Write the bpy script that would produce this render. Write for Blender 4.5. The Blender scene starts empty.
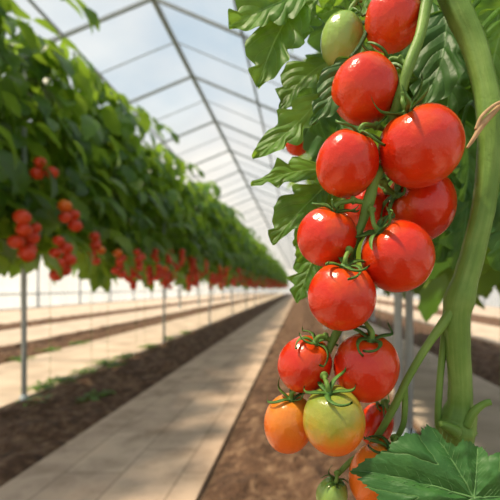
import bpy, math, random
from mathutils import Vector, Matrix, Quaternion, noise
random.seed(7)
R = random.uniform
scene = bpy.context.scene
scene.view_settings.view_transform = 'Standard'
scene.view_settings.look = 'None'
COL = scene.collection
CAM_H = 1.0
D0 = 0.34
S0 = D0 / 400.0

# ------------------------------------------------------------ node helpers
def new_mat(name):
    m = bpy.data.materials.new(name); m.use_nodes = True
    nt = m.node_tree
    for n in list(nt.nodes): nt.nodes.remove(n)
    out = nt.nodes.new('ShaderNodeOutputMaterial')
    return m, nt, out
def N(nt, t, **kw):
    n = nt.nodes.new(t)
    for k, v in kw.items(): setattr(n, k, v)
    return n
def setin(n, **kw):
    for k, v in kw.items():
        n.inputs[k.replace('_', ' ')].default_value = v
def ramp(nt, stops, fac=None, interp='LINEAR'):
    r = N(nt, 'ShaderNodeValToRGB'); cr = r.color_ramp; cr.interpolation = interp
    while len(cr.elements) < len(stops): cr.elements.new(0.5)
    for e, (p, c) in zip(cr.elements, stops):
        e.position = p; e.color = (c[0], c[1], c[2], 1)
    if fac is not None: nt.links.new(fac, r.inputs[0])
    return r
def math_node(nt, op, a, b=None, c=None):
    n = N(nt, 'ShaderNodeMath', operation=op)
    for i, v in enumerate((a, b, c)):
        if v is None: continue
        if isinstance(v, (int, float)): n.inputs[i].default_value = v
        else: nt.links.new(v, n.inputs[i])
    return n.outputs[0]

def mat_noise(name, stops, scale=8, rough=0.8, bump=0.3, detail=6, metallic=0.0, bdist=0.02, coords='Object', bscale=None, spec=0.5):
    m, nt, out = new_mat(name)
    tc = N(nt, 'ShaderNodeTexCoord')
    nz = N(nt, 'ShaderNodeTexNoise'); setin(nz, Scale=scale, Detail=detail)
    nt.links.new(tc.outputs[coords], nz.inputs['Vector'])
    r = ramp(nt, stops, nz.outputs['Fac'])
    p = N(nt, 'ShaderNodeBsdfPrincipled'); setin(p, Roughness=rough, Metallic=metallic)
    p.inputs['Specular IOR Level'].default_value = spec
    nt.links.new(r.outputs[0], p.inputs['Base Color'])
    n2 = N(nt, 'ShaderNodeTexNoise'); setin(n2, Scale=bscale or scale * 3, Detail=5)
    nt.links.new(tc.outputs[coords], n2.inputs['Vector'])
    b = N(nt, 'ShaderNodeBump'); setin(b, Strength=bump, Distance=bdist)
    nt.links.new(n2.outputs['Fac'], b.inputs['Height']); nt.links.new(b.outputs[0], p.inputs['Normal'])
    nt.links.new(p.outputs[0], out.inputs[0])
    return m

def mat_stem():
    m, nt, out = new_mat('stem_green')
    tc = N(nt, 'ShaderNodeTexCoord')
    mp = N(nt, 'ShaderNodeMapping'); mp.inputs['Scale'].default_value = (11, 0.3, 1)
    nt.links.new(tc.outputs['UV'], mp.inputs[0])
    st = N(nt, 'ShaderNodeTexNoise'); setin(st, Scale=1.0, Detail=4, Roughness=0.6)
    nt.links.new(mp.outputs[0], st.inputs['Vector'])
    nz = N(nt, 'ShaderNodeTexNoise'); setin(nz, Scale=30, Detail=6)
    nt.links.new(tc.outputs['Object'], nz.inputs['Vector'])
    f = math_node(nt, 'ADD', math_node(nt, 'MULTIPLY', st.outputs['Fac'], 0.35), math_node(nt, 'MULTIPLY', nz.outputs['Fac'], 0.65))
    r = ramp(nt, [(0.32, (0.09, 0.18, 0.026)), (0.5, (0.135, 0.25, 0.042)), (0.68, (0.21, 0.335, 0.075))], f)
    p = N(nt, 'ShaderNodeBsdfPrincipled'); setin(p, Roughness=0.5); p.inputs['Specular IOR Level'].default_value = 0.3
    nt.links.new(r.outputs[0], p.inputs['Base Color'])
    n2 = N(nt, 'ShaderNodeTexNoise'); setin(n2, Scale=420, Detail=3)
    nt.links.new(tc.outputs['Object'], n2.inputs['Vector'])
    b = N(nt, 'ShaderNodeBump'); setin(b, Strength=0.45, Distance=0.0011)
    nt.links.new(math_node(nt, 'ADD', math_node(nt, 'MULTIPLY', st.outputs['Fac'], 0.6), math_node(nt, 'MULTIPLY', n2.outputs['Fac'], 0.5)), b.inputs['Height'])
    nt.links.new(b.outputs[0], p.inputs['Normal']); nt.links.new(p.outputs[0], out.inputs[0])
    return m

def mat_leaf(name, c1, c2, vein, trans_col, trans=0.3, rough=0.45, veins=True, bump=0.4, cells=0.05):
    m, nt, out = new_mat(name)
    geo = N(nt, 'ShaderNodeNewGeometry')
    tc = N(nt, 'ShaderNodeTexCoord')
    nz = N(nt, 'ShaderNodeTexNoise'); setin(nz, Scale=38 if veins else 3, Detail=4)
    nt.links.new(tc.outputs['Object'], nz.inputs['Vector'])
    f = math_node(nt, 'MULTIPLY', geo.outputs['Random Per Island'], 0.55)
    f = math_node(nt, 'MULTIPLY_ADD', nz.outputs['Fac'], 0.75 if veins else 0.5, f)
    r = ramp(nt, [(0.2, c1), (1.0, c2)], f)
    col = r.outputs[0]
    p = N(nt, 'ShaderNodeBsdfPrincipled'); setin(p, Roughness=rough)
    p.inputs['Specular IOR Level'].default_value = 0.35
    if veins:
        sx = N(nt, 'ShaderNodeSeparateXYZ'); nt.links.new(tc.outputs['UV'], sx.inputs[0])
        av = math_node(nt, 'ABSOLUTE', math_node(nt, 'MULTIPLY_ADD', sx.outputs[1], 2.0, -1.0))
        mid = math_node(nt, 'LESS_THAN', av, 0.028)
        wob = math_node(nt, 'MULTIPLY', nz.outputs['Fac'], 0.5)
        ph = math_node(nt, 'ADD', math_node(nt, 'MULTIPLY_ADD', sx.outputs[0], 6.0, math_node(nt, 'MULTIPLY', av, -1.5)), wob)
        fr = math_node(nt, 'ABSOLUTE', math_node(nt, 'SUBTRACT', math_node(nt, 'FRACT', ph), 0.5))
        side = math_node(nt, 'LESS_THAN', fr, 0.022)
        vo = N(nt, 'ShaderNodeTexVoronoi', feature='DISTANCE_TO_EDGE'); setin(vo, Scale=260)
        nt.links.new(tc.outputs['Object'], vo.inputs['Vector'])
        vf = math_node(nt, 'LESS_THAN', vo.outputs['Distance'], 0.05)
        vv = math_node(nt, 'MAXIMUM', math_node(nt, 'MULTIPLY', mid, 0.9), math_node(nt, 'MULTIPLY', side, 0.5))
        vv = math_node(nt, 'MAXIMUM', vv, math_node(nt, 'MULTIPLY', vf, cells))
        mx = N(nt, 'ShaderNodeMixRGB'); nt.links.new(vv, mx.inputs[0]); nt.links.new(col, mx.inputs[1])
        mx.inputs[2].default_value = (*vein, 1)
        col = mx.outputs[0]
        bp = N(nt, 'ShaderNodeBump'); setin(bp, Strength=bump, Distance=0.0025)
        hh = math_node(nt, 'ADD', math_node(nt, 'POWER', math_node(nt, 'MULTIPLY', fr, 2.0), 0.5), math_node(nt, 'MULTIPLY', nz.outputs['Fac'], 1.2))
        nt.links.new(hh, bp.inputs['Height']); nt.links.new(bp.outputs[0], p.inputs['Normal'])
    nt.links.new(col, p.inputs['Base Color'])
    t = N(nt, 'ShaderNodeBsdfTranslucent'); t.inputs[0].default_value = (*trans_col, 1)
    if veins:
        tm = N(nt, 'ShaderNodeMixRGB', blend_type='MULTIPLY'); tm.inputs[0].default_value = 0.9
        tm.inputs[1].default_value = (*trans_col, 1)
        tr_ = ramp(nt, [(0.3, (0.5, 0.5, 0.5)), (0.65, (1.2, 1.2, 1.2))], nz.outputs['Fac'])
        nt.links.new(tr_.outputs[0], tm.inputs[2]); nt.links.new(tm.outputs[0], t.inputs[0])
    mix = N(nt, 'ShaderNodeMixShader'); mix.inputs[0].default_value = trans
    nt.links.new(p.outputs[0], mix.inputs[1]); nt.links.new(t.outputs[0], mix.inputs[2])
    nt.links.new(mix.outputs[0], out.inputs[0])
    return m

def mat_tomato(name, stops, rough=0.22):
    m, nt, out = new_mat(name)
    tc = N(nt, 'ShaderNodeTexCoord')
    oi = N(nt, 'ShaderNodeObjectInfo')
    sx = N(nt, 'ShaderNodeSeparateXYZ'); nt.links.new(tc.outputs['Object'], sx.inputs[0])
    nz = N(nt, 'ShaderNodeTexNoise'); setin(nz, Scale=1.3, Detail=3)
    nt.links.new(tc.outputs['Object'], nz.inputs['Vector'])
    f = math_node(nt, 'MULTIPLY_ADD', sx.outputs[2], 0.42, 0.20)
    f = math_node(nt, 'MULTIPLY_ADD', nz.outputs['Fac'], 0.5, f)
    f = math_node(nt, 'MULTIPLY_ADD', oi.outputs['Random'], 0.1, f)
    r = ramp(nt, stops, f)
    vs = N(nt, 'ShaderNodeTexNoise'); setin(vs, Scale=38, Detail=2)
    nt.links.new(tc.outputs['Object'], vs.inputs['Vector'])
    sp = ramp(nt, [(0.62, (0, 0, 0)), (0.74, (1, 1, 1))], vs.outputs['Fac'])
    mx = N(nt, 'ShaderNodeMixRGB'); nt.links.new(math_node(nt, 'MULTIPLY', sp.outputs[0], 0.12), mx.inputs[0])
    nt.links.new(r.outputs[0], mx.inputs[1]); mx.inputs[2].default_value = (0.9, 0.35, 0.12, 1)
    p = N(nt, 'ShaderNodeBsdfPrincipled'); setin(p, Roughness=rough)
    nt.links.new(mx.outputs[0], p.inputs['Base Color'])
    p.inputs['Specular IOR Level'].default_value = 0.42
    p.inputs['Subsurface Weight'].default_value = 0.08
    p.inputs['Subsurface Radius'].default_value = (1.0, 0.25, 0.05)
    p.inputs['Subsurface Scale'].default_value = 0.006
    p.inputs['Coat Weight'].default_value = 0.2
    p.inputs['Coat Roughness'].default_value = 0.1
    n2 = N(nt, 'ShaderNodeTexNoise'); setin(n2, Scale=4, Detail=4)
    nt.links.new(tc.outputs['Object'], n2.inputs['Vector'])
    b = N(nt, 'ShaderNodeBump'); setin(b, Strength=0.1, Distance=0.02)
    nt.links.new(n2.outputs['Fac'], b.inputs['Height']); nt.links.new(b.outputs[0], p.inputs['Normal'])
    nt.links.new(p.outputs[0], out.inputs[0])
    return m

RED = mat_tomato('tomato_red', [(0.0, (0.74, 0.075, 0.005)), (0.35, (0.62, 0.030, 0.003)), (0.7, (0.55, 0.019, 0.003)), (1.0, (0.64, 0.09, 0.006))])
ORANGE = mat_tomato('tomato_orange', [(0.0, (0.80, 0.13, 0.01)), (0.5, (0.76, 0.16, 0.012)), (1.0, (0.66, 0.26, 0.03))])
HALF = mat_tomato('tomato_half_ripe', [(0.0, (0.80, 0.13, 0.012)), (0.34, (0.77, 0.18, 0.016)), (0.52, (0.60, 0.29, 0.025)), (0.68, (0.34, 0.33, 0.04)), (1.0, (0.15, 0.25, 0.04))])
GREEN = mat_tomato('tomato_green', [(0.0, (0.38, 0.45, 0.12)), (0.5, (0.26, 0.40, 0.08)), (1.0, (0.19, 0.32, 0.06))])
FARRED = mat_tomato('tomato_row_red', [(0.0, (0.76, 0.085, 0.014)), (0.5, (0.66, 0.045, 0.008)), (1.0, (0.56, 0.04, 0.007))], 0.4)
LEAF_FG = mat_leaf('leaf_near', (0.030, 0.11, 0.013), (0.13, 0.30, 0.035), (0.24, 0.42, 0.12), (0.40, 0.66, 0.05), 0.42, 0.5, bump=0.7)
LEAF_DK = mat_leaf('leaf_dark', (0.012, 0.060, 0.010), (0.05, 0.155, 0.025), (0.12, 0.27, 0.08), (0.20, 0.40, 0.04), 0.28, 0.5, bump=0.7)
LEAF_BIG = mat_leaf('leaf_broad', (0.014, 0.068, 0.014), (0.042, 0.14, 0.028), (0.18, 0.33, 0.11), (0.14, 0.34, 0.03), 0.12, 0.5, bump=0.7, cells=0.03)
LEAF_BG = mat_leaf('leaf_row', (0.012, 0.062, 0.008), (0.14, 0.28, 0.033), (0, 0, 0), (0.42, 0.64, 0.055), 0.36, 0.38, veins=False)
STEM = mat_stem()
SEPAL = mat_noise('sepal_green', [(0.3, (0.03, 0.11, 0.014)), (0.7, (0.11, 0.25, 0.035))], scale=3, rough=0.55, bump=0.2, bdist=0.02)
BROWN = mat_noise('dry_shoot', [(0.3, (0.30, 0.18, 0.08)), (0.7, (0.50, 0.34, 0.18))], scale=80, rough=0.8, bump=0.4, bdist=0.001)
STEEL = mat_noise('galvanised_steel', [(0.3, (0.27, 0.31, 0.34)), (0.7, (0.35, 0.39, 0.42))], scale=5, rough=0.6, bump=0.05, metallic=0.0)
POSTM = mat_noise('painted_post', [(0.3, (0.34, 0.42, 0.46)), (0.7, (0.46, 0.53, 0.57))], scale=5, rough=0.5, bump=0.05)
SOIL = mat_noise('soil', [(0.25, (0.045, 0.022, 0.012)), (0.5, (0.13, 0.066, 0.036)), (0.75, (0.30, 0.185, 0.11))], scale=14, rough=0.95, bump=1.0, bdist=0.04, detail=9)
SOIL2 = mat_noise('soil_base', [(0.3, (0.10, 0.058, 0.034)), (0.7, (0.22, 0.13, 0.08))], scale=6, rough=0.95, bump=0.6, bdist=0.02)
PALE = mat_noise('pale_ground_cover', [(0.3, (0.38, 0.29, 0.22)), (0.7, (0.60, 0.48, 0.38))], scale=2.5, rough=0.8, bump=0.2, bdist=0.01)

def mat_path():
    m, nt, out = new_mat('walkway_pavers')
    tc = N(nt, 'ShaderNodeTexCoord')
    mp = N(nt, 'ShaderNodeMapping'); mp.inputs['Rotation'].default_value = (0, 0, math.pi / 2)
    nt.links.new(tc.outputs['Object'], mp.inputs[0])
    br = N(nt, 'ShaderNodeTexBrick'); setin(br, Scale=1.0)
    br.inputs['Brick Width'].default_value = 0.6; br.inputs['Row Height'].default_value = 0.31
    br.inputs['Mortar Size'].default_value = 0.006; br.inputs['Mortar Smooth'].default_value = 0.5
    br.inputs['Color1'].default_value = (0.48, 0.345, 0.255, 1); br.inputs['Color2'].default_value = (0.56, 0.415, 0.31, 1)
    br.inputs['Mortar'].default_value = (0.31, 0.22, 0.155, 1)
    nt.links.new(mp.outputs[0], br.inputs['Vector'])
    nz = N(nt, 'ShaderNodeTexNoise'); setin(nz, Scale=3.5, Detail=8, Roughness=0.65)
    nt.links.new(tc.outputs['Object'], nz.inputs['Vector'])
    r = ramp(nt, [(0.3, (0.58, 0.54, 0.50)), (0.55, (1, 1, 1)), (0.8, (1.12, 1.08, 1.02))], nz.outputs['Fac'])
    mx = N(nt, 'ShaderNodeMixRGB', blend_type='MULTIPLY'); mx.inputs[0].default_value = 1
    nt.links.new(br.outputs['Color'], mx.inputs[1]); nt.links.new(r.outputs[0], mx.inputs[2])
    p = N(nt, 'ShaderNodeBsdfPrincipled'); setin(p, Roughness=0.75)
    nt.links.new(mx.outputs[0], p.inputs['Base Color'])
    b = N(nt, 'ShaderNodeBump'); setin(b, Strength=0.3, Distance=0.01)
    nt.links.new(math_node(nt, 'SUBTRACT', nz.outputs['Fac'], br.outputs['Fac']), b.inputs['Height'])
    nt.links.new(b.outputs[0], p.inputs['Normal']); nt.links.new(p.outputs[0], out.inputs[0])
    return m
PATH = mat_path()
def mat_glass(name, milky, col=(0.95, 0.94, 0.92)):
    m, nt, out = new_mat(name)
    tc = N(nt, 'ShaderNodeTexCoord')
    nz = N(nt, 'ShaderNodeTexNoise'); setin(nz, Scale=0.7, Detail=5)
    nt.links.new(tc.outputs['Object'], nz.inputs['Vector'])
    tr = N(nt, 'ShaderNodeBsdfTransparent'); tr.inputs[0].default_value = (0.97, 0.98, 0.98, 1)
    tl = N(nt, 'ShaderNodeBsdfTranslucent'); tl.inputs[0].default_value = (*col, 1)
    gl = N(nt, 'ShaderNodeBsdfGlossy'); setin(gl, Roughness=0.08)
    mix = N(nt, 'ShaderNodeMixShader'); mix2 = N(nt, 'ShaderNodeMixShader')
    nt.links.new(math_node(nt, 'MULTIPLY', nz.outputs['Fac'], milky * 2), mix.inputs[0])
    nt.links.new(tr.outputs[0], mix.inputs[1]); nt.links.new(tl.outputs[0], mix.inputs[2])
    mix2.inputs[0].default_value = 0.03
    nt.links.new(mix.outputs[0], mix2.inputs[1]); nt.links.new(gl.outputs[0], mix2.inputs[2])
    nt.links.new(mix2.outputs[0], out.inputs[0])
    return m
GLASS = mat_glass('roof_glass', 0.10)
WGLASS = mat_glass('wall_glass', 0.3)

# ------------------------------------------------------------ mesh helpers
class MB:
    def __init__(s): s.v = []; s.f = []; s.uv = []
    def add(s, v, f, uv=None):
        o = len(s.v); s.v += [tuple(x) for x in v]
        s.f += [tuple(i + o for i in q) for q in f]
        s.uv += uv if uv else [(0, 0)] * len(v)
    def mesh(s, name, mat, smooth=True):
        me = bpy.data.meshes.new(name); me.from_pydata(s.v, [], s.f)
        ul = me.uv_layers.new(name='UVMap')
        li = [0] * len(me.loops); me.loops.foreach_get('vertex_index', li)
        flat = []
        for i in li: flat += s.uv[i]
        ul.data.foreach_set('uv', flat)
        if smooth: me.polygons.foreach_set('use_smooth', [True] * len(me.polygons))
        me.materials.append(mat); me.update()
        return me

def link(name, data, parent=None, loc=None, rot=None, scale=None):
    o = bpy.data.objects.new(name, data); COL.objects.link(o)
    if loc is not None: o.location = loc
    if rot is not None: o.rotation_mode = 'QUATERNION'; o.rotation_quaternion = rot
    if scale is not None: o.scale = scale
    if parent is not None: o.parent = parent
    return o
def top(o, label, cat, group=None, kind=None):
    o['label'] = label; o['category'] = cat
    if group: o['group'] = group
    if kind: o['kind'] = kind
    return o
def parent_world(o, par, M):
    o.parent = par; o.matrix_parent_inverse = M.inverted()

def catmull(pts, n=6):
    P = [Vector(p[0]) for p in pts]; Rr = [p[1] for p in pts]
    out = []
    for i in range(len(P) - 1):
        p0 = P[max(i - 1, 0)]; p1 = P[i]; p2 = P[i + 1]; p3 = P[min(i + 2, len(P) - 1)]
        for k in range(n):
            t = k / n
            q = 0.5 * ((2 * p1) + (p2 - p0) * t + (2 * p0 - 5 * p1 + 4 * p2 - p3) * t * t + (3 * p1 - p0 - 3 * p2 + p3) * t ** 3)
            ts = t * t * (3 - 2 * t)
            out.append((q, Rr[i] * (1 - ts) + Rr[i + 1] * ts))
    out.append((P[-1], Rr[-1])); return out
def tube(mb, pts, n=6, sides=12, rib=0.0, hairs=0, hlen=0.0016, hmax=None, lump=0.0):
    c = catmull(pts, n) if n > 1 else [(Vector(p[0]), p[1]) for p in pts]
    ref = Vector((0.3, -1, 0.1)).normalized()
    v = []; f = []; fr = []; uv = []
    for i, (q, r) in enumerate(c):
        a = c[min(i + 1, len(c) - 1)][0] - c[max(i - 1, 0)][0]
        a = a.normalized() if a.length > 1e-9 else Vector((0, 0, 1))
        x = ref - a * ref.dot(a)
        if x.length < 1e-4: x = a.orthogonal()
        x.normalize(); y = a.cross(x); ref = x
        fr.append((x, y, a))
        for k in range(sides):
            an = 2 * math.pi * k / sides
            rr = r * (1 + rib * math.cos(an * 5) + rib * 0.6 * math.cos(an * 9 + i * 0.05))
            dd = x * math.cos(an) + y * math.sin(an)
            if lump: rr *= 1 + lump * noise.noise((q + dd * r) * 90)
            v.append(q + dd * rr)
            uv.append((abs(k / sides * 2 - 1), i * 0.12))
    for i in range(len(c) - 1):
        for k in range(sides):
            k2 = (k + 1) % sides
            f.append((i * sides + k, i * sides + k2, (i + 1) * sides + k2, (i + 1) * sides + k))
    f.append(tuple(range(sides - 1, -1, -1)))
    f.append(tuple((len(c) - 1) * sides + k for k in range(sides)))
    mb.add(v, f, uv)
    hm = hmax or len(c) - 1
    for _ in range(hairs):
        t = random.random() * (hm - 0.001); i = int(t); t -= i
        q = c[i][0].lerp(c[i + 1][0], t); r = c[i][1] * (1 - t) + c[i + 1][1] * t
        x, y, a = fr[i]; an = R(0, 6.283)
        d = x * math.cos(an) + y * math.sin(an); s = a.cross(d)
        p = q + d * r * 0.96; L = hlen * R(0.5, 1.2); hw = 0.00009
        tip = p + d * (L + r * 0.04) + a * R(-.4, .4) * L
        mb.add([p + s * hw, p - s * hw, p + a * hw * 1.6, tip], [(0, 1, 3), (1, 2, 3), (2, 0, 3)])

def leaflet(mb, p, d, n, L, W, droop=0.2, nseg=6, m=1, lobes=3.0, depth=0.3, fold=0.25, wave=0.0, seed=0.0, soft=False, bend=0.0):
    d = d.normalized(); s = d.cross(n)
    if s.length < 1e-4: s = d.orthogonal()
    s.normalize(); n = s.cross(d).normalized()
    v = []; f = []; uv = []
    phl, phr = (0.15, 0.15)
    if soft:
        phl = 0.15 + 0.3 * math.sin(seed * 3.1); phr = 0.35 + 0.3 * math.cos(seed * 2.3)
    def tooth_at(t, ph, sd):
        if soft:
            u = t * lobes + ph + 0.22 * math.sin(t * 9 + sd)
            fr = u % 1.0
            dk = depth * (0.6 + 0.55 * abs(math.sin(math.floor(u) * 2.7 + sd)))
            x = min(1, fr / 0.68) if fr < 0.68 else (1 - fr) / 0.32
            th = 1 - dk * (x ** 1.6 if fr < 0.68 else x * x * (3 - 2 * x))
            return th * (1 - 0.09 * abs(math.sin(t * lobes * 5.5 + sd)))
        fr = (t * lobes + ph) % 1.0
        th = 1 - depth * (fr if fr < 0.75 else (1 - fr) * 3)
        return th * (1 - 0.5 * depth * ((t * lobes * 3.1) % 1.0))
    for i in range(nseg + 1):
        t = i / nseg
        if soft:
            prof = (math.sin(math.pi * min(1, t ** 0.62)) ** 0.66) * (1 - 0.22 * t) if 0 < t < 1 else 0.0
        else:
            prof = (math.sin(math.pi * min(1, t ** 0.72)) ** 0.75) if 0 < t < 1 else 0.0
        tl, trr = tooth_at(t, phl, seed), tooth_at(t, phr, seed + 2)
        c = p + d * (L * (t - droop * 0.25 * t * t)) - n * (droop * L * t * t) + s * (bend * L * math.sin(math.pi * t))
        for j in range(-m, m + 1):
            q = j / m
            hw = max(W * 0.5 * prof * (tl if q < 0 else trr), W * 0.008)
            w = wave * L * (math.sin(t * 11 + q * 2 + seed) + 0.6 * math.sin(t * 23 - q * 3 + seed)) * abs(q) ** 1.5
            v.append(c + s * (q * hw) + n * (fold * abs(q) * hw - 0.30 * fold * q * q * hw * 2 + w) + d * (abs(q) ** 1.5 * hw * 0.45))
            uv.append((t, q * 0.5 + 0.5))
    k = 2 * m + 1
    for i in range(nseg):
        for j in range(2 * m):
            f.append((i * k + j, i * k + j + 1, (i + 1) * k + j + 1, (i + 1) * k + j))
    mb.add(v, f, uv)

# ------------------------------------------------------------ world, lights, camera
w = bpy.data.worlds.new('sky'); scene.world = w; w.use_nodes = True
nt = w.node_tree
for n_ in list(nt.nodes): nt.nodes.remove(n_)
wo = N(nt, 'ShaderNodeOutputWorld'); bg = N(nt, 'ShaderNodeBackground')
tc = N(nt, 'ShaderNodeTexCoord')
nz = N(nt, 'ShaderNodeTexNoise'); setin(nz, Scale=2.0, Detail=6, Roughness=0.5)
mp = N(nt, 'ShaderNodeMapping'); mp.inputs['Scale'].default_value = (1, 1, 2.0)
nt.links.new(tc.outputs['Generated'], mp.inputs[0]); nt.links.new(mp.outputs[0], nz.inputs['Vector'])
cl = ramp(nt, [(0.38, (0.54, 0.71, 0.87)), (0.66, (0.93, 0.95, 0.97))], nz.outputs['Fac'])
sx = N(nt, 'ShaderNodeSeparateXYZ'); nt.links.new(tc.outputs['Generated'], sx.inputs[0])
hz = ramp(nt, [(0.02, (1, 1, 1)), (0.42, (0, 0, 0))], sx.outputs[2])
mx = N(nt, 'ShaderNodeMixRGB'); nt.links.new(hz.outputs[0], mx.inputs[0]); nt.links.new(cl.outputs[0], mx.inputs[1])
mx.inputs[2].default_value = (1.1, 1.0, 0.86, 1)
nt.links.new(mx.outputs[0], bg.inputs[0]); bg.inputs[1].default_value = 0.86
nt.links.new(bg.outputs[0], wo.inputs[0])

sun = bpy.data.lights.new('sun', 'SUN'); sun.energy = 7.0; sun.angle = math.radians(4); sun.color = (1, 0.85, 0.62)
so = link('sun', sun, rot=Vector((-0.42, -0.12, 0.9)).to_track_quat('Z', 'Y'), loc=(-3, -3, 8))

cd = bpy.data.cameras.new('camera'); cam = link('camera', cd, loc=(0, 0, CAM_H))
cam.rotation_euler = (math.radians(90), 0, 0)
cd.sensor_width = 36; cd.lens = 28.8; cd.shift_x = -0.1; cd.shift_y = 0.076
cd.clip_start = 0.02; cd.clip_end = 500
cd.dof.use_dof = True; cd.dof.focus_distance = 0.325; cd.dof.aperture_fstop = 7.0
scene.camera = cam

# ------------------------------------------------------------ ground
def box_mesh(name, x0, x1, y0, y1, z0, z1, mat):
    mb = MB()
    v = [(x0, y0, z0), (x1, y0, z0), (x1, y1, z0), (x0, y1, z0), (x0, y0, z1), (x1, y0, z1), (x1, y1, z1), (x0, y1, z1)]
    mb.add(v, [(3, 2, 1, 0), (4, 5, 6, 7), (0, 1, 5, 4), (1, 2, 6, 5), (2, 3, 7, 6), (3, 0, 4, 7)])
    return mb.mesh(name, mat, False)
YE = 72
fl = link('floor', box_mesh('floor', -13.8, 10.2, -3, YE, -0.1, 0.0, SOIL2)); top(fl, 'bare brown earth floor of the greenhouse', 'floor', kind='structure')
pw = link('walkway', box_mesh('walkway', -1.46, -0.48, -3, YE, 0.0, 0.03, PATH)); top(pw, 'long straight beige paved walkway between soil beds', 'walkway')
def bed(x0, x1, h, seed):
    mb = MB(); nx = max(6, int((x1 - x0) / 0.04)); ys = [-3]
    y = 0.3; ys.append(y)
    while y < YE:
        y += max(0.04, 0.016 * y); ys.append(min(y, YE))
    v = []; f = []
    for yy in ys:
        for i in range(nx + 1):
            t = i / nx; x = x0 + (x1 - x0) * t
            e = min(1, min(t, 1 - t) * 9)
            nzv = noise.noise(Vector((x * 3 + seed, yy * 3, 0))) * 0.04 + noise.noise(Vector((x * 9, yy * 9, seed))) * 0.055 + abs(noise.noise(Vector((x * 20, yy * 20, seed)))) * 0.05
            v.append((x, yy, max(0.003, e * (h + nzv)) if 0 < i < nx else 0.0))
    k = nx + 1
    for a in range(len(ys) - 1):
        for i in range(nx): f.append((a * k + i, a * k + i + 1, (a + 1) * k + i + 1, (a + 1) * k + i))
    mb.add(v, f)
    return link('soil_bed', mb.mesh('soil_bed', SOIL))
for (a, b, h, sd) in [(-2.40, -1.48, 0.03, 1), (-0.46, 0.80, 0.02, 5), (-4.9, -3.85, 0.04, 9), (-7.9, -6.8, 0.04, 12), (2.0, 3.4, 0.03, 15), (5.0, 6.4, 0.03, 19)]:
    top(bed(a, b, h, sd), 'raised bed of dark brown crumbly soil running down the row', 'soil bed', 'soil beds')
for (a, b) in [(-3.80, -2.44), (-6.75, -4.95), (-12.5, -8.0), (0.85, 1.95), (3.45, 4.95), (6.5, 9.8)]:
    o = link('ground_strip', box_mesh('ground_strip', a, b, -3, YE, 0.0, 0.03, PALE))
    top(o, 'pale beige ground strip between soil beds', 'ground strip', 'pale ground strips')

# ------------------------------------------------------------ greenhouse shell
def beam(p, q, wd, mat=STEEL, name='beam'):
    p = Vector(p); q = Vector(q); d = (q - p); L = d.length
    me = box_mesh(name, -wd / 2, wd / 2, -wd / 2, wd / 2, 0, L, mat)
    return me, p, d.to_track_quat('Z', 'Y')
RX, RZ, SL = -1.8, 4.55, 0.42
tn = [0]
def trim(p, q, wd):
    tn[0] += 1
    me, loc, rot = beam(p, q, wd)
    o = link('trim_%d' % tn[0], me, loc=loc, rot=rot)
    top(o, 'grey galvanised steel greenhouse roof beam', 'beam', 'roof beams', 'structure')
EZ = RZ - 4 * SL
bays = [-9.8, -1.8, 6.2]
mb = MB()
for bx in bays:
    for sg in (-1, 1):
        v = [(bx, -3, RZ + 0.05), (bx, YE, RZ + 0.05), (bx + sg * 4, YE, EZ + 0.05), (bx + sg * 4, -3, EZ + 0.05)]
        mb.add(v, [(0, 1, 2, 3)])
o = link('ceiling', mb.mesh('ceiling', GLASS, False)); top(o, 'pitched translucent glass greenhouse roof', 'glass roof', kind='structure')
for bx in bays:
    trim((bx, -3, RZ), (bx, YE, RZ), 0.058)
    for t in ([1.1, 2.2, 3.2] if bx == -1.8 else [2.0]):
        for sg in (-1, 1):
            trim((bx + sg * t, -3, RZ - SL * t), (bx + sg * t, YE, RZ - SL * t), 0.03)
y = 1.3
i = 0
while y < YE:
    for bx in (bays if i < 12 else [-1.8]):
        for sg in (-1, 1):
            trim((bx, y, RZ), (bx + sg * 4, y, EZ), 0.036)
            if bx == -1.8 and i < 14:
                trim((bx, y + 0.9, RZ + 0.02), (bx + sg * 4, y + 0.9, EZ + 0.02), 0.013)
    y += 1.8; i += 1
for gx in (-5.8, 2.2):
    trim((gx, -3, EZ - 0.05), (gx, YE, EZ - 0.05), 0.12)
def wall(name, x0, x1, y0, y1, lab):
    o = link(name, box_mesh(name, x0, x1, y0, y1, 0, EZ, WGLASS)); top(o, lab, 'glass wall', kind='structure')
wall('wall_left', -13.84, -13.8, -3, YE, 'translucent glass greenhouse side wall')
wall('wall_right', 10.2, 10.24, -3, YE, 'translucent glass greenhouse side wall')
wall('wall_back', -13.8, 10.2, YE, YE + 0.04, 'translucent glass greenhouse end wall')
for k in range(18):
    trim((-13.75, 1 + k * 4, 0), (-13.75, 1 + k * 4, EZ), 0.08)
for k in range(12):
    trim((10.1, 2 + k * 4, 0), (10.1, 2 + k * 4, EZ), 0.08)
trim((-13.75, 0, 0.7), (-13.75, YE, 0.7), 0.08)

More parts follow.
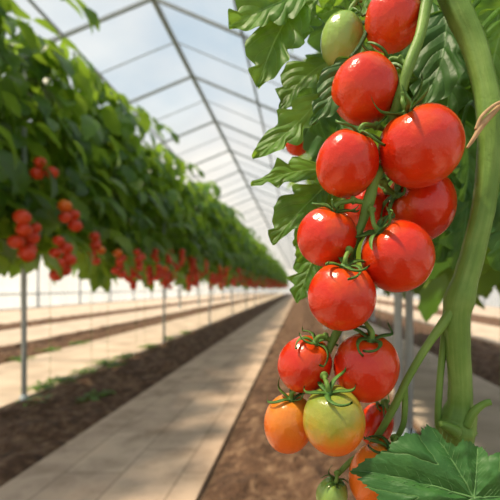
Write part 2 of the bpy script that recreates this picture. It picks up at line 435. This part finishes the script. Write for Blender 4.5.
def post(x, y, r, h, lab, grp):
    mb = MB(); tube(mb, [((0, 0, 0), r), ((0, 0, h), r)], n=1, sides=14)
    tube(mb, [((0, 0, 0.0), r * 1.6), ((0, 0, 0.07), r * 1.6), ((0, 0, 0.075), r * 1.05)], n=1, sides=14)
    tube(mb, [((0, 0, h - 0.02), r * 1.4), ((0, 0, h), r * 1.4)], n=1, sides=14)
    top(link('support_post', mb.mesh('support_post', POSTM), loc=(x, y, 0)), lab, 'post', grp)
for k in range(12):
    post(-2.38, 3.45 + k * 3.55, 0.02, 3.0, 'slim pale grey metal post holding up the tomato row', 'slim support posts')
for k in range(10):
    post(0.625, 2.55 + k * 3.55, 0.026, 2.9, 'slim pale grey metal post holding up the tomato row', 'slim support posts')
post(0.715, 2.62, 0.026, 2.9, 'slim pale grey metal post beside a second post', 'slim support posts')
for gx in (-5.8, 2.2):
    for k in range(4 if gx < 0 else 2, 12):
        post(gx, 4.9 + k * 3.6, 0.05, EZ - 0.1, 'grey steel column under the roof gutter', 'roof columns')

# ------------------------------------------------------------ background crop rows
def foliage(seed, z0=1.08, z1=3.3, nleaf=84, big=1.0):
    rnd = random.Random(seed); mb = MB(); U = rnd.uniform
    zlow = z0 + U(-0.12, 0.20); zt = z1 + U(-0.25, 0.16)
    for _ in range(nleaf):
        z = z0 + 0.16 + (zt - z0) * rnd.random() ** 0.85
        phi = U(0, 2 * math.pi)
        out = Vector((math.cos(phi), math.sin(phi) * 0.6, 0))
        Lr = U(0.26, 0.66) * (0.85 + 0.25 * (z - z0) / (z1 - z0))
        rise = U(-0.1, 0.55); drp = U(0.3, 0.8)
        base = Vector((U(-0.12, 0.12), U(-0.22, 0.22), z))
        def rp(s): return base + out * (Lr * s) + Vector((0, 0, Lr * (rise * s - drp * s * s)))
        side = Vector((-out.y, out.x, 0)).normalized()
        for s, sg in ((0.40, 1), (0.40, -1), (0.75, 1), (0.75, -1), (1.0, 0)):
            p = rp(s); t = (rp(s + 0.02) - rp(s - 0.02)).normalized()
            if sg: d = t * 0.7 + side * sg + Vector((0, 0, U(-0.6, 0.0)))
            else: d = t
            n = side.cross(t) * -1
            if n.z < 0: n = -n
            n = n + Vector((U(-0.7, 0.7), U(-0.7, 0.7), U(-0.2, 0.2)))
            L = U(0.17, 0.34) * (1.15 if sg == 0 else 1) * big
            if p.z - L * 0.7 < zlow - 0.08: continue
            leaflet(mb, p, d, n, L, L * U(0.50, 0.66), droop=U(0.15, 0.5), nseg=9, m=1, lobes=3, depth=0.38)
    return mb.mesh('foliage', LEAF_BG)
fol = [foliage(100 + i) for i in range(7)]
fol_r = [foliage(200 + i, z0=1.20, nleaf=185, big=0.85) for i in range(3)]
def stem_mesh(seed):
    rnd = random.Random(seed); mb = MB(); pts = []
    for k in range(9):
        z = k * 0.38
        s = 0 if z < 1.2 else 1
        pts.append(((rnd.uniform(-.04, .04) * s, rnd.uniform(-.05, .05) * s, z), 0.0022 if not s else 0.006))
    tube(mb, pts, n=3, sides=6); return mb.mesh('stem', STEM)
stm = [stem_mesh(i) for i in range(3)]
def sphere_tomato(name, mat, seg, rings, mb=None, c=Vector((0, 0, 0)), r=1.0, rz=0.93, block=1.0):
    own = mb is None
    if own: mb = MB()
    v = []; f = []
    for i in range(rings + 1):
        th = math.pi * i / rings
        rad = math.sin(th) ** block if 0 < i < rings else 0.0
        z = math.cos(th) * rz
        if th < math.pi / 2: z -= 0.15 * math.exp(-(rad / 0.30) ** 2)
        else: z += 0.03 * math.exp(-(rad / 0.2) ** 2)
        for k in range(seg):
            a = 2 * math.pi * k / seg
            rr = rad * (1 + 0.018 * math.cos(5 * a) * math.cos(th / 2))
            v.append(c + Vector((rr * math.cos(a), rr * math.sin(a), z)) * r)
    for i in range(rings):
        for k in range(seg):
            k2 = (k + 1) % seg
            f.append((i * seg + k, (i + 1) * seg + k, (i + 1) * seg + k2, i * seg + k2))
    mb.add(v, f)
    return mb.mesh(name, mat) if own else None
TB_RED = sphere_tomato('tomato', FARRED, 16, 10); TB_OR = sphere_tomato('tomato', ORANGE, 16, 10)
far_mb = MB(); indiv = [0]
def truss(rnd, cx, cy, zt, n, r, limit, far, group, org=0.15, wide=1.0):
    pos = []
    z = zt
    for k in range(n):
        sg = 1 if k % 2 else -1
        a = Vector((cx + rnd.uniform(-0.6, 0.6) * r, cy + sg * r * rnd.uniform(0.5, 1.1) * wide, z))
        pos.append(a); z -= r * rnd.uniform(0.9, 1.4) / wide
    for a in pos:
        rr = r * rnd.uniform(0.8, 1.1)
        if indiv[0] < limit and not far:
            indiv[0] += 1
            orange = rnd.random() < org
            o = link('tomato', TB_OR if orange else TB_RED, loc=a, scale=(rr, rr, rr))
            o.rotation_euler = (rnd.uniform(-.4, .4), rnd.uniform(-.4, .4), rnd.uniform(0, 6))
            top(o, 'small orange-red tomato hanging in a row cluster' if orange else 'small red tomato hanging in a row cluster', 'tomato', group)
        else:
            sphere_tomato('', None, 8, 5, far_mb, a, rr)

SP = 0.62
rnd = random.Random(3)
for (cx, cy, zt, n, r, wd) in [(-1.99, 3.14, 1.97, 3, .052, 1.2), (-1.94, 3.36, 1.68, 4, .054, 1.4), (-1.99, 2.92, 1.50, 8, .054, 1.5), (-1.94, 3.26, 1.38, 7, .054, 1.4), (-2.0, 3.9, 1.50, 6, .048, 1.2), (-1.98, 4.4, 1.38, 6, .048, 1.3)]:
    truss(rnd, cx, cy, zt, n, r, 330, False, 'red tomatoes hanging from the crop row', .1, wd)
rows = []
y = 1.7
while y < 64: rows.append((-2.55, y, 0)); y += SP
rightrows = []
y = 0.9
while y < 50: rightrows.append((0.76, y, 1)); y += SP
y = 1.3
while y < 8: rightrows.append((1.65, y, 2)); y += SP
for idx, (x, y, side) in enumerate(rows + rightrows):
    x += rnd.uniform(-0.08, 0.08)
    e = link('tomato_plant', None, loc=(x, y, 0)); e.empty_display_size = 0.1
    e.rotation_euler = (0, 0, (math.pi if side else 0) + rnd.choice([0, math.pi]) + rnd.uniform(-0.12, 0.12))
    zs = rnd.uniform(0.95, 1.06)
    e.scale = (1.0, 1.0, (zs if side == 0 else 0.90 if side == 1 else 0.82))
    top(e, 'tall leafy tomato plant in a trained greenhouse row', 'tomato plant', 'row tomato plants')
    link('foliage', rnd.choice(fol_r if side and y < 6 else fol), parent=e); link('stem', rnd.choice(stm), parent=e)
    if side == 0 and y > 4.6:
        for c in range(rnd.choice([3, 4, 4]) if y < 24 else 5):
            cx = -2.55 + rnd.uniform(0.44, 0.62); zt = 1.20 + 0.45 * rnd.random() ** 1.6
            truss(rnd, cx, y + rnd.uniform(-.3, .3), zt, rnd.randint(3, 6), 0.045, 272, y > 24, 'red tomatoes hanging from the crop row', .1, rnd.uniform(1, 1.5))
    elif side == 1 and 3 < y < 10 and idx % 2:
        truss(rnd, 0.72 - rnd.uniform(0.3, 0.45), y, rnd.uniform(1.25, 1.6), 4, 0.034, 290, False, 'red tomatoes hanging from the crop row')
fo = link('tomato_crop', far_mb.mesh('tomato_crop', FARRED)); top(fo, 'countless tiny red tomatoes along the distant row', 'tomatoes', kind='stuff')

# weeds
for (x, y) in [(-2.45, 4.6), (-2.5, 5.1), (-2.45, 5.6), (-2.5, 3.9), (-2.5, 4.2), (-2.48, 6.6), (-2.5, 7.6), (-2.45, 8.6), (-2.3, 4.9), (-3.85, 6.2), (-3.85, 7.0), (-3.8, 5.4), (-1.8, 3.5), (-2.2, 3.4)]:
    mb = MB()
    for k in range(30):
        a = R(0, 6.28); d = Vector((math.cos(a), math.sin(a), R(0.1, 0.6)))
        q = Vector((R(-.10, .10), R(-.14, .14), 0.03))
        leaflet(mb, q, d, Vector((0, 0, 1)), R(.06, .12), R(.04, .06), droop=.4)
        tube(mb, [((0, 0, 0), .003), (q, .002)], n=1, sides=4)
    top(link('weed', mb.mesh('weed', LEAF_BG), loc=(x, y, 0.02)), 'low green weed sprouting from the soil bed', 'weed', 'weeds')

# ------------------------------------------------------------ the near plant (units: 0.85 mm grid on the plane 34 cm ahead)
def V(u, v, off=0.0):
    k = (D0 + off) / D0
    return Vector(((u - 300) * S0 * k, D0 + off, CAM_H + (288 - v) * S0 * k))
base = V(456, 400, 0.02); base.z = 0
plant = link('tomato_plant', None, loc=base); plant.empty_display_size = 0.1
top(plant, 'vigorous tomato plant with thick green stem and ripening fruit truss', 'tomato plant')
MP = Matrix.Translation(base)
def part(name, mb, mat, lab=None):
    o = link(name, mb.mesh(name, mat)); parent_world(o, plant, MP)
    if lab: o['label'] = lab
    return o
px = S0
mb = MB()
pts = [(V(424, -90, .03), 13), (V(440, -30, .025), 14), (V(458, 10, .02), 15), (V(474, 45, .018), 14), (V(485, 85, .015), 13.5), (V(490, 122, .012), 14.5), (V(489, 160, .012), 13.5), (V(484, 205, .012), 13),
       (V(475, 245, .012), 13.2), (V(467, 275, .012), 14), (V(460, 298, .012), 17), (V(457, 318, .013), 15), (V(458, 345, .014), 13.6), (V(460, 380, .016), 13.2), (V(460, 400, .018), 14), (V(459, 416, .02), 20), (V(456, 430, .02), 23), (V(458, 448, .02), 17), (V(458, 480, .02), 14), (V(456, 540, .02), 14)]
pts = [(p, r * px * 0.90) for p, r in pts]
nn = (len(pts) - 1) * 10
pts += [(Vector((base.x, base.y, 0.6)), 0.012), (Vector((base.x, base.y, 0.3)), 0.012), (Vector((base.x, base.y, 0.0)), 0.013)]
tube(mb, pts, n=10, sides=72, rib=0.02, hairs=8000, hlen=0.0018, hmax=nn, lump=0.04)
part('stem', mb, STEM, 'thick green ridged main stem with fine hairs')
def tb(name, L, mat=STEM, lab=None, sides=14, rib=0.03, hairs=500):
    mb = MB(); tube(mb, [(V(u, v, o), r * px) for (u, v, o, r) in L], n=8, sides=sides, rib=rib, hairs=hairs, hlen=0.0012); return part(name, mb, mat, lab)
tb('side_shoot', [(462, 294, .012, 9), (447, 318, .008, 5.4), (427, 346, .006, 4.2), (408, 378, .006, 4), (396, 403, .008, 4.2), (380, 432, .012, 3.6), (366, 450, .015, 3.2), (350, 462, .015, 3), (338, 474, .012, 2.6)])
tb('side_shoot', [(404, 384, .007, 3.6), (405, 402, .01, 3.2), (403, 425, .012, 3), (394, 442, .014, 2.6)], hairs=200)
tb('side_shoot', [(448, 300, .02, 4), (444, 340, .02, 4), (440, 380, .02, 3.6), (438, 420, .02, 3.6), (442, 450, .02, 3.6)])
tb('side_shoot', [(466, 425, .008, 6), (474, 412, .004, 4.4), (484, 404, .002, 3.4), (491, 402, .001, 3)], hairs=200)
tb('side_shoot', [(456, 432, .004, 7), (446, 426, -.001, 4.5), (440, 424, -.004, 3)], hairs=200)
tb('side_shoot', [(505, 100, .0, 2), (492, 114, -.003, 2.8), (482, 125, -.004, 3.2), (474, 138, -.004, 2.2), (467, 148, -.003, 1.3)], BROWN, 'dry brown withered side shoot', hairs=0)
tb('side_shoot', [(476, 130, -.004, 2), (482, 116, -.006, 1.8), (496, 104, -.006, 1.6), (510, 100, -.004, 1.4)], BROWN, 'dry brown withered side shoot', hairs=0)
tb('truss_stem', [(436, -40, .02, 6.5), (427, 0, .005, 6), (420, 35, -.006, 5.2), (410, 62, -.012, 5.6), (404, 82, -.012, 4.8), (398, 104, -.006, 5.8), (390, 132, .014, 4.4), (384, 160, .006, 4.6), (375, 180, -.004, 4.8), (369, 200, -.006, 6), (361, 226, -.004, 4.2),
    (350, 250, -.004, 5.2), (353, 275, .016, 4.2), (350, 308, .018, 4), (336, 334, .004, 4.4), (328, 352, .002, 3.4), (321, 372, -.003, 4.0), (312, 384, -.002, 3)], lab='green arching truss stem', hairs=1500)

def calyx_mesh(seed):
    rnd = random.Random(seed); mb = MB()
    ns = rnd.choice([5, 6, 6])
    for k in range(ns):
        a = 2 * math.pi * k / ns + rnd.uniform(-.25, .25)
        L = rnd.uniform(1.05, 1.5); curl = rnd.uniform(0.4, 1.4); tw = rnd.uniform(-1.1, 1.1)
        v = []; f = []; n = 20
        for i in range(n + 1):
            s = i / n; r = 0.02 + L * (s - 0.36 * min(curl, 1.1) * s ** 3) * 0.92
            rs = min(r, 0.93)
            zs = math.sqrt(1 - rs * rs) * 0.97 - 0.15 * math.exp(-(rs / 0.30) ** 2)
            z = zs + 0.03 + curl * 0.6 * s ** 2.0 + max(0, r - 0.93) * 0.2
            aa = a + tw * s * s
            d = Vector((math.cos(aa), math.sin(aa), 0)); sd = Vector((-d.y, d.x, 0))
            wd = 0.088 * (1 - s) ** 0.65 * (0.75 + 0.5 * math.sin(math.pi * s)) + 0.002
            c = d * r + Vector((0, 0, z))
            v += [c - sd * wd + Vector((0, 0, .05)), c + Vector((0, 0, .025)), c + sd * wd + Vector((0, 0, .05)), c - Vector((0, 0, .02))]
        for i in range(n):
            for j in range(4):
                j2 = (j + 1) % 4
                f.append((i * 4 + j, (i + 1) * 4 + j, (i + 1) * 4 + j2, i * 4 + j2))
        mb.add(v, f)
    tube(mb, [((0, 0, 0.74), 0.16), ((0, 0, 0.85), 0.16), ((0, 0, 0.95), 0.10)], n=2, sides=10)
    return mb.mesh('calyx', SEPAL)
CAL = [calyx_mesh(i) for i in range(9)]
TM = {}
def tmesh(mat):
    if mat.name not in TM: TM[mat.name] = sphere_tomato('tomato', mat, 48, 32, rz=0.97, block=0.96)
    return TM[mat.name]
T = [
 (393, 20, .020, 28, 31, (.35, 1, 0), (421, -8, .01), RED, 'glossy ripe red tomato at the top of the truss'),
 (342, 40, .045, 21, 27, (.3, 1, .2), (362, 0, .04), GREEN, 'unripe pale green tomato behind a leaf'),
 (365, 90, .004, 33, 35, (.7, .8, .1), (408, 66, -.006), RED, 'glossy ripe red tomato high on the truss'),
 (420, 147, -.006, 42, 41, (-.5, .9, .35), (400, 96, -.008), RED, 'largest glossy ripe red tomato on the truss'),
 (347, 164, -.006, 31, 35, (.42, 1, .45), (388, 132, .012), RED, 'glossy ripe red tomato beside the truss stem'),
 (419, 206, .042, 37, 35, (-1, .35, .5), (376, 180, -.004), RED, 'ripe red tomato half hidden behind others'),
 (327, 237, .0, 30, 31, (.3, 1, .4), (368, 203, -.006), RED, 'glossy ripe red tomato on the outer side'),
 (397, 256, -.008, 36, 38, (-.7, .8, .4), (369, 203, -.006), RED, 'large glossy ripe red tomato in mid truss'),
 (342, 296, -.016, 34, 36, (.05, 1, .4), (352, 248, -.006), RED, 'round glossy red tomato below the stem bend'),
 (366, 208, .055, 22, 25, (0, 1, 0), (376, 180, .0), RED, 'small red tomato tucked behind the truss'),
 (305, 364, .006, 27, 30, (.45, 1, .4), (332, 342, .003), RED, 'ripe red tomato with curled green calyx'),
 (366, 367, .0, 33, 36, (.1, 1, .4), (350, 308, .018), RED, 'round glossy red tomato lower on the truss'),
 (289, 423, .014, 25, 32, (.1, 1, .35), (312, 384, -.002), ORANGE, 'oval orange ripening tomato at the truss end'),
 (334, 420, -.014, 31, 37, (-.2, 1, .35), (321, 372, -.003), HALF, 'half-ripe yellow-green tomato with orange base'),
 (376, 424, .035, 17, 24, (.3, 1, 0), (388, 410, .01), RED, 'small red tomato partly hidden behind others'),
 (378, 474, .006, 28, 36, (.4, 1, .3), (394, 440, .012), ORANGE, 'oval orange ripening tomato on lower truss'),
 (332, 495, .010, 16, 19, (.2, 1, .4), (338, 473, .012), GREEN, 'small unripe green tomato'),
 (297, 143, .20, 12, 13, (0, 1, 0), (300, 120, .2), RED, 'ripe red tomato further back among leaves'),
]
for i, (u, v, off, ru, rv, ax, at, mat, lab) in enumerate(T):
    k = S0 * (D0 + off) / D0
    c = V(u, v, off); axis = Vector((ax[0], -ax[2], ax[1])).normalized()
    rot = axis.to_track_quat('Z', 'Y') @ Quaternion((0, 0, 1), R(0, 6))
    r = ru * k
    sc = Vector((r, r, r * min(rv / ru, 1.3)))
    o = link('tomato', tmesh(mat), loc=c, rot=rot, scale=sc)
    top(o, lab, 'tomato', 'tomatoes on the near truss')
    M = Matrix.LocRotScale(c, rot, sc)
    link('calyx', CAL[i % 9], parent=o)
    p0 = c + axis * (sc.z * 0.86); p1 = c + axis * (sc.z * 1.1); p2 = V(*at)
    mb = MB(); rr = 2.3 * k if ru > 20 else 1.8 * k
    pm = (p1 + p2) / 2 + Vector((0, 0, 3 * k))
    tube(mb, [(p0, rr * 1.2), (p1, rr), (p1.lerp(pm, .8), rr * 1.0), (pm, rr * 1.9), (pm.lerp(p2, .3), rr * 1.1), (p2, rr)], n=5, sides=10, hairs=160, hlen=.001)
    st = link('stalk', mb.mesh('stalk', STEM)); parent_world(st, o, M)

def leaf(Ls, mat=LEAF_FG, pet=None, nrm=(0, -1, .35), lab=None, depth=.46, lobes=2.8, wk=1.4, droop=.06, tilt=.7):
    mb = MB()
    for (b, t, wd, ob, ot) in Ls:
        p = V(b[0], b[1], ob); q = V(t[0], t[1], ot); d = q - p
        L = d.length * 1.02
        n = Vector(nrm) + Vector((R(-tilt, tilt), 0, R(-.4, .4)))
        leaflet(mb, p, d, n, L, wd * wk * S0 * (D0 + ob) / D0, droop=droop, nseg=90, m=7, lobes=lobes, depth=depth, fold=R(.35, .6), wave=0.026, seed=R(0, 6), soft=True, bend=R(-.1, .1))
    if pet: tube(mb, [(V(*a[:3]), a[3] * px) for a in pet], n=6, sides=8)
    return part('leaf', mb, mat, lab)
leaf([((304, -8), (229, 22), 50, .05, .03), ((298, 0), (257, 82), 50, .05, .03), ((310, -22), (240, -22), 38, .06, .05), ((318, -6), (298, 40), 40, .065, .06)],
     pet=[(370, -20, .04, 3), (330, -15, .05, 3), (300, -6, .05, 2.5), (292, 4, .05, 1.5)], lab='bright green lobed tomato leaf', tilt=.4)
leaf([((322, 96), (252, 154), 36, .05, .03), ((330, 60), (280, 108), 40, .07, .06)], pet=[(372, 50, .05, 3), (345, 70, .05, 2.5), (322, 96, .05, 2)], tilt=.4)
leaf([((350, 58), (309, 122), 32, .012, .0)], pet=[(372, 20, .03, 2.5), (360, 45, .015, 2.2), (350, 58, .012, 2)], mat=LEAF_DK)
leaf([((326, 168), (251, 182), 30, .06, .045), ((330, 182), (271, 240), 44, .065, .04), ((345, 195), (294, 244), 34, .07, .05)], pet=[(372, 165, .06, 3), (345, 165, .06, 2.5), (326, 168, .06, 2)], tilt=.4)
leaf([((322, 225), (298, 262), 30, .08, .07), ((318, 248), (296, 302), 32, .08, .07), ((330, 240), (318, 310), 36, .09, .09)], pet=[(360, 215, .08, 2.5), (335, 218, .08, 2), (320, 240, .08, 2)], mat=LEAF_FG)
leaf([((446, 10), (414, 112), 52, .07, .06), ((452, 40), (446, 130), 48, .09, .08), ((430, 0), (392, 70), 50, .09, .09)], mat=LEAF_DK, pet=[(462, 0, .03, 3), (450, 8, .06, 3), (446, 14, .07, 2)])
leaf([((505, 20), (498, 115), 54, .06, .05), ((500, 10), (465, 85), 48, .10, .10)], pet=[(480, 30, .03, 3), (500, 10, .05, 3), (505, 22, .06, 2)])
leaf([((350, -10), (318, 14), 40, .06, .05), ((372, -20), (356, 16), 40, .07, .06)])
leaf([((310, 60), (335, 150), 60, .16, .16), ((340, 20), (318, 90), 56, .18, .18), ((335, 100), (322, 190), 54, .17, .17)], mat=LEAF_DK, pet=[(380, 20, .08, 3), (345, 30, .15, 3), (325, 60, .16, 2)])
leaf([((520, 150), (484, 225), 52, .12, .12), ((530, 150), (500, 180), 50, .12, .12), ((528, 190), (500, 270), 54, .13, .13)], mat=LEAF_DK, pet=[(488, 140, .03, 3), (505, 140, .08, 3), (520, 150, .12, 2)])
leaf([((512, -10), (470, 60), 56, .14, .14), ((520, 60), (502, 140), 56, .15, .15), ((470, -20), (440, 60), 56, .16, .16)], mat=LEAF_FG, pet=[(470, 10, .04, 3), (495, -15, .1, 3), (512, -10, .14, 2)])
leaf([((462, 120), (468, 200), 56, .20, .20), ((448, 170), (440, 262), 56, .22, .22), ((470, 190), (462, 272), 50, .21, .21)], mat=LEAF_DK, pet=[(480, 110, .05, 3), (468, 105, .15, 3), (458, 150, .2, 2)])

# broad lobed, toothed blade in front of the stem foot
def broad_leaf():
    mb = MB()
    C = (474, 498)
    key = [(351, 457), (372, 450), (388, 447), (394, 437), (410, 432), (420, 434), (424, 424), (431, 419), (440, 428), (447, 440), (455, 446), (464, 440), (474, 440), (484, 446), (488, 456), (498, 458), (510, 466), (520, 480), (530, 494),
           (524, 510), (530, 526), (512, 538), (496, 548), (478, 540), (460, 550), (444, 538), (428, 542), (412, 530), (398, 530), (394, 514), (382, 506), (378, 492), (366, 482), (360, 469)]
    n = len(key); ring = 16; sub = 8
    P = []
    for i in range(n):
        a, b = key[i], key[(i + 1) % n]
        for k in range(sub):
            t = k / sub
            x = a[0] * (1 - t) + b[0] * t; y = a[1] * (1 - t) + b[1] * t
            dx, dy = x - C[0], y - C[1]; L = math.hypot(dx, dy)
            tooth = 1 + (0.045 * (((i * sub + k) % 8) / 8.0) - 0.02) + 0.012 * math.sin((i * sub + k) * 1.9)
            P.append((C[0] + dx * tooth, C[1] + dy * tooth))
    M_ = len(P); v = []; f = []; uv = []
    tips = [(351, 457), (431, 419), (530, 494), (496, 548), (398, 530), (480, 440)]
    def height(u, w):
        x, y = u - C[0], w - C[1]; rr = math.hypot(x, y) + 1e-6
        an = math.atan2(y, x)
        dmin = 9
        for tp in tips:
            ta = math.atan2(tp[1] - C[1], tp[0] - C[0]); dd = abs((an - ta + math.pi) % (2 * math.pi) - math.pi)
            dmin = min(dmin, dd)
        h = min(dmin * rr, 22) * 0.00034
        h += 0.0034 * noise.noise(Vector((u * .035, w * .035, 1))) + 0.0014 * noise.noise(Vector((u * .11, w * .11, 2)))
        h += 0.0004 * math.sin(dmin * rr * 0.0 + rr * 0.55)
        h -= 0.0000011 * rr * rr
        return h, dmin * rr
    def PT(u, w, e=0.0):
        h, dv = height(u, w)
        return V(u, w, -0.030 - (w - 420) * 0.00020) + Vector((0, -0.6, 0.8)) * (h + e), dv
    for i in range(ring + 1):
        s = i / ring
        for (a, b) in P:
            p, dv = PT(C[0] + (a - C[0]) * s, C[1] + (b - C[1]) * s)
            v.append(p); uv.append((0.083, 0.6 + min(dv / 60, 0.4)))
    for i in range(ring):
        for k in range(M_):
            k2 = (k + 1) % M_
            f.append((i * M_ + k, i * M_ + k2, (i + 1) * M_ + k2, (i + 1) * M_ + k))
    mb.add(v, f, uv)
    vm = MB()
    for tp in tips:
        pts = []
        dx, dy = tp[0] - C[0], tp[1] - C[1]; L = math.hypot(dx, dy); dx /= L; dy /= L
        for k in range(12):
            s = k / 11 * 0.92
            u = C[0] + (tp[0] - C[0]) * s; w = C[1] + (tp[1] - C[1]) * s
            pts.append((PT(u, w, .0)[0], (0.85 * (1 - s) + 0.18) * px))
            if 2 <= k <= 9:
                for sg in (-1, 1):
                    ex, ey = dx * .75 - dy * sg * .65, dy * .75 + dx * sg * .65
                    sp = []
                    for j in range(6):
                        q = j * 4.2 * (1 - s * 0.6); sp.append((PT(u + ex * q, w + ey * q, -.0001)[0], (0.30 - j * .045) * px))
                    tube(vm, sp, n=2, sides=5)
        tube(vm, pts, n=3, sides=6)
    tube(vm, [(V(458, 450, .01), 4 * px), (V(492, 488, .0), 3.4 * px), (V(486, 504, -.03), 3 * px), (V(474, 498, -.0465), 1.6 * px)], n=6, sides=8)
    return mb, vm
bl, vm = broad_leaf()
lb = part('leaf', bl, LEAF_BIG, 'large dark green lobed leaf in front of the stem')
VEIN = mat_noise('leaf_vein', [(0.3, (0.06, 0.155, 0.04)), (0.7, (0.10, 0.21, 0.06))], scale=40, rough=0.55, bump=0.1, bdist=0.001)
ve = link('leaf_veins', vm.mesh('leaf_veins', VEIN)); ve.parent = lb
print('done')
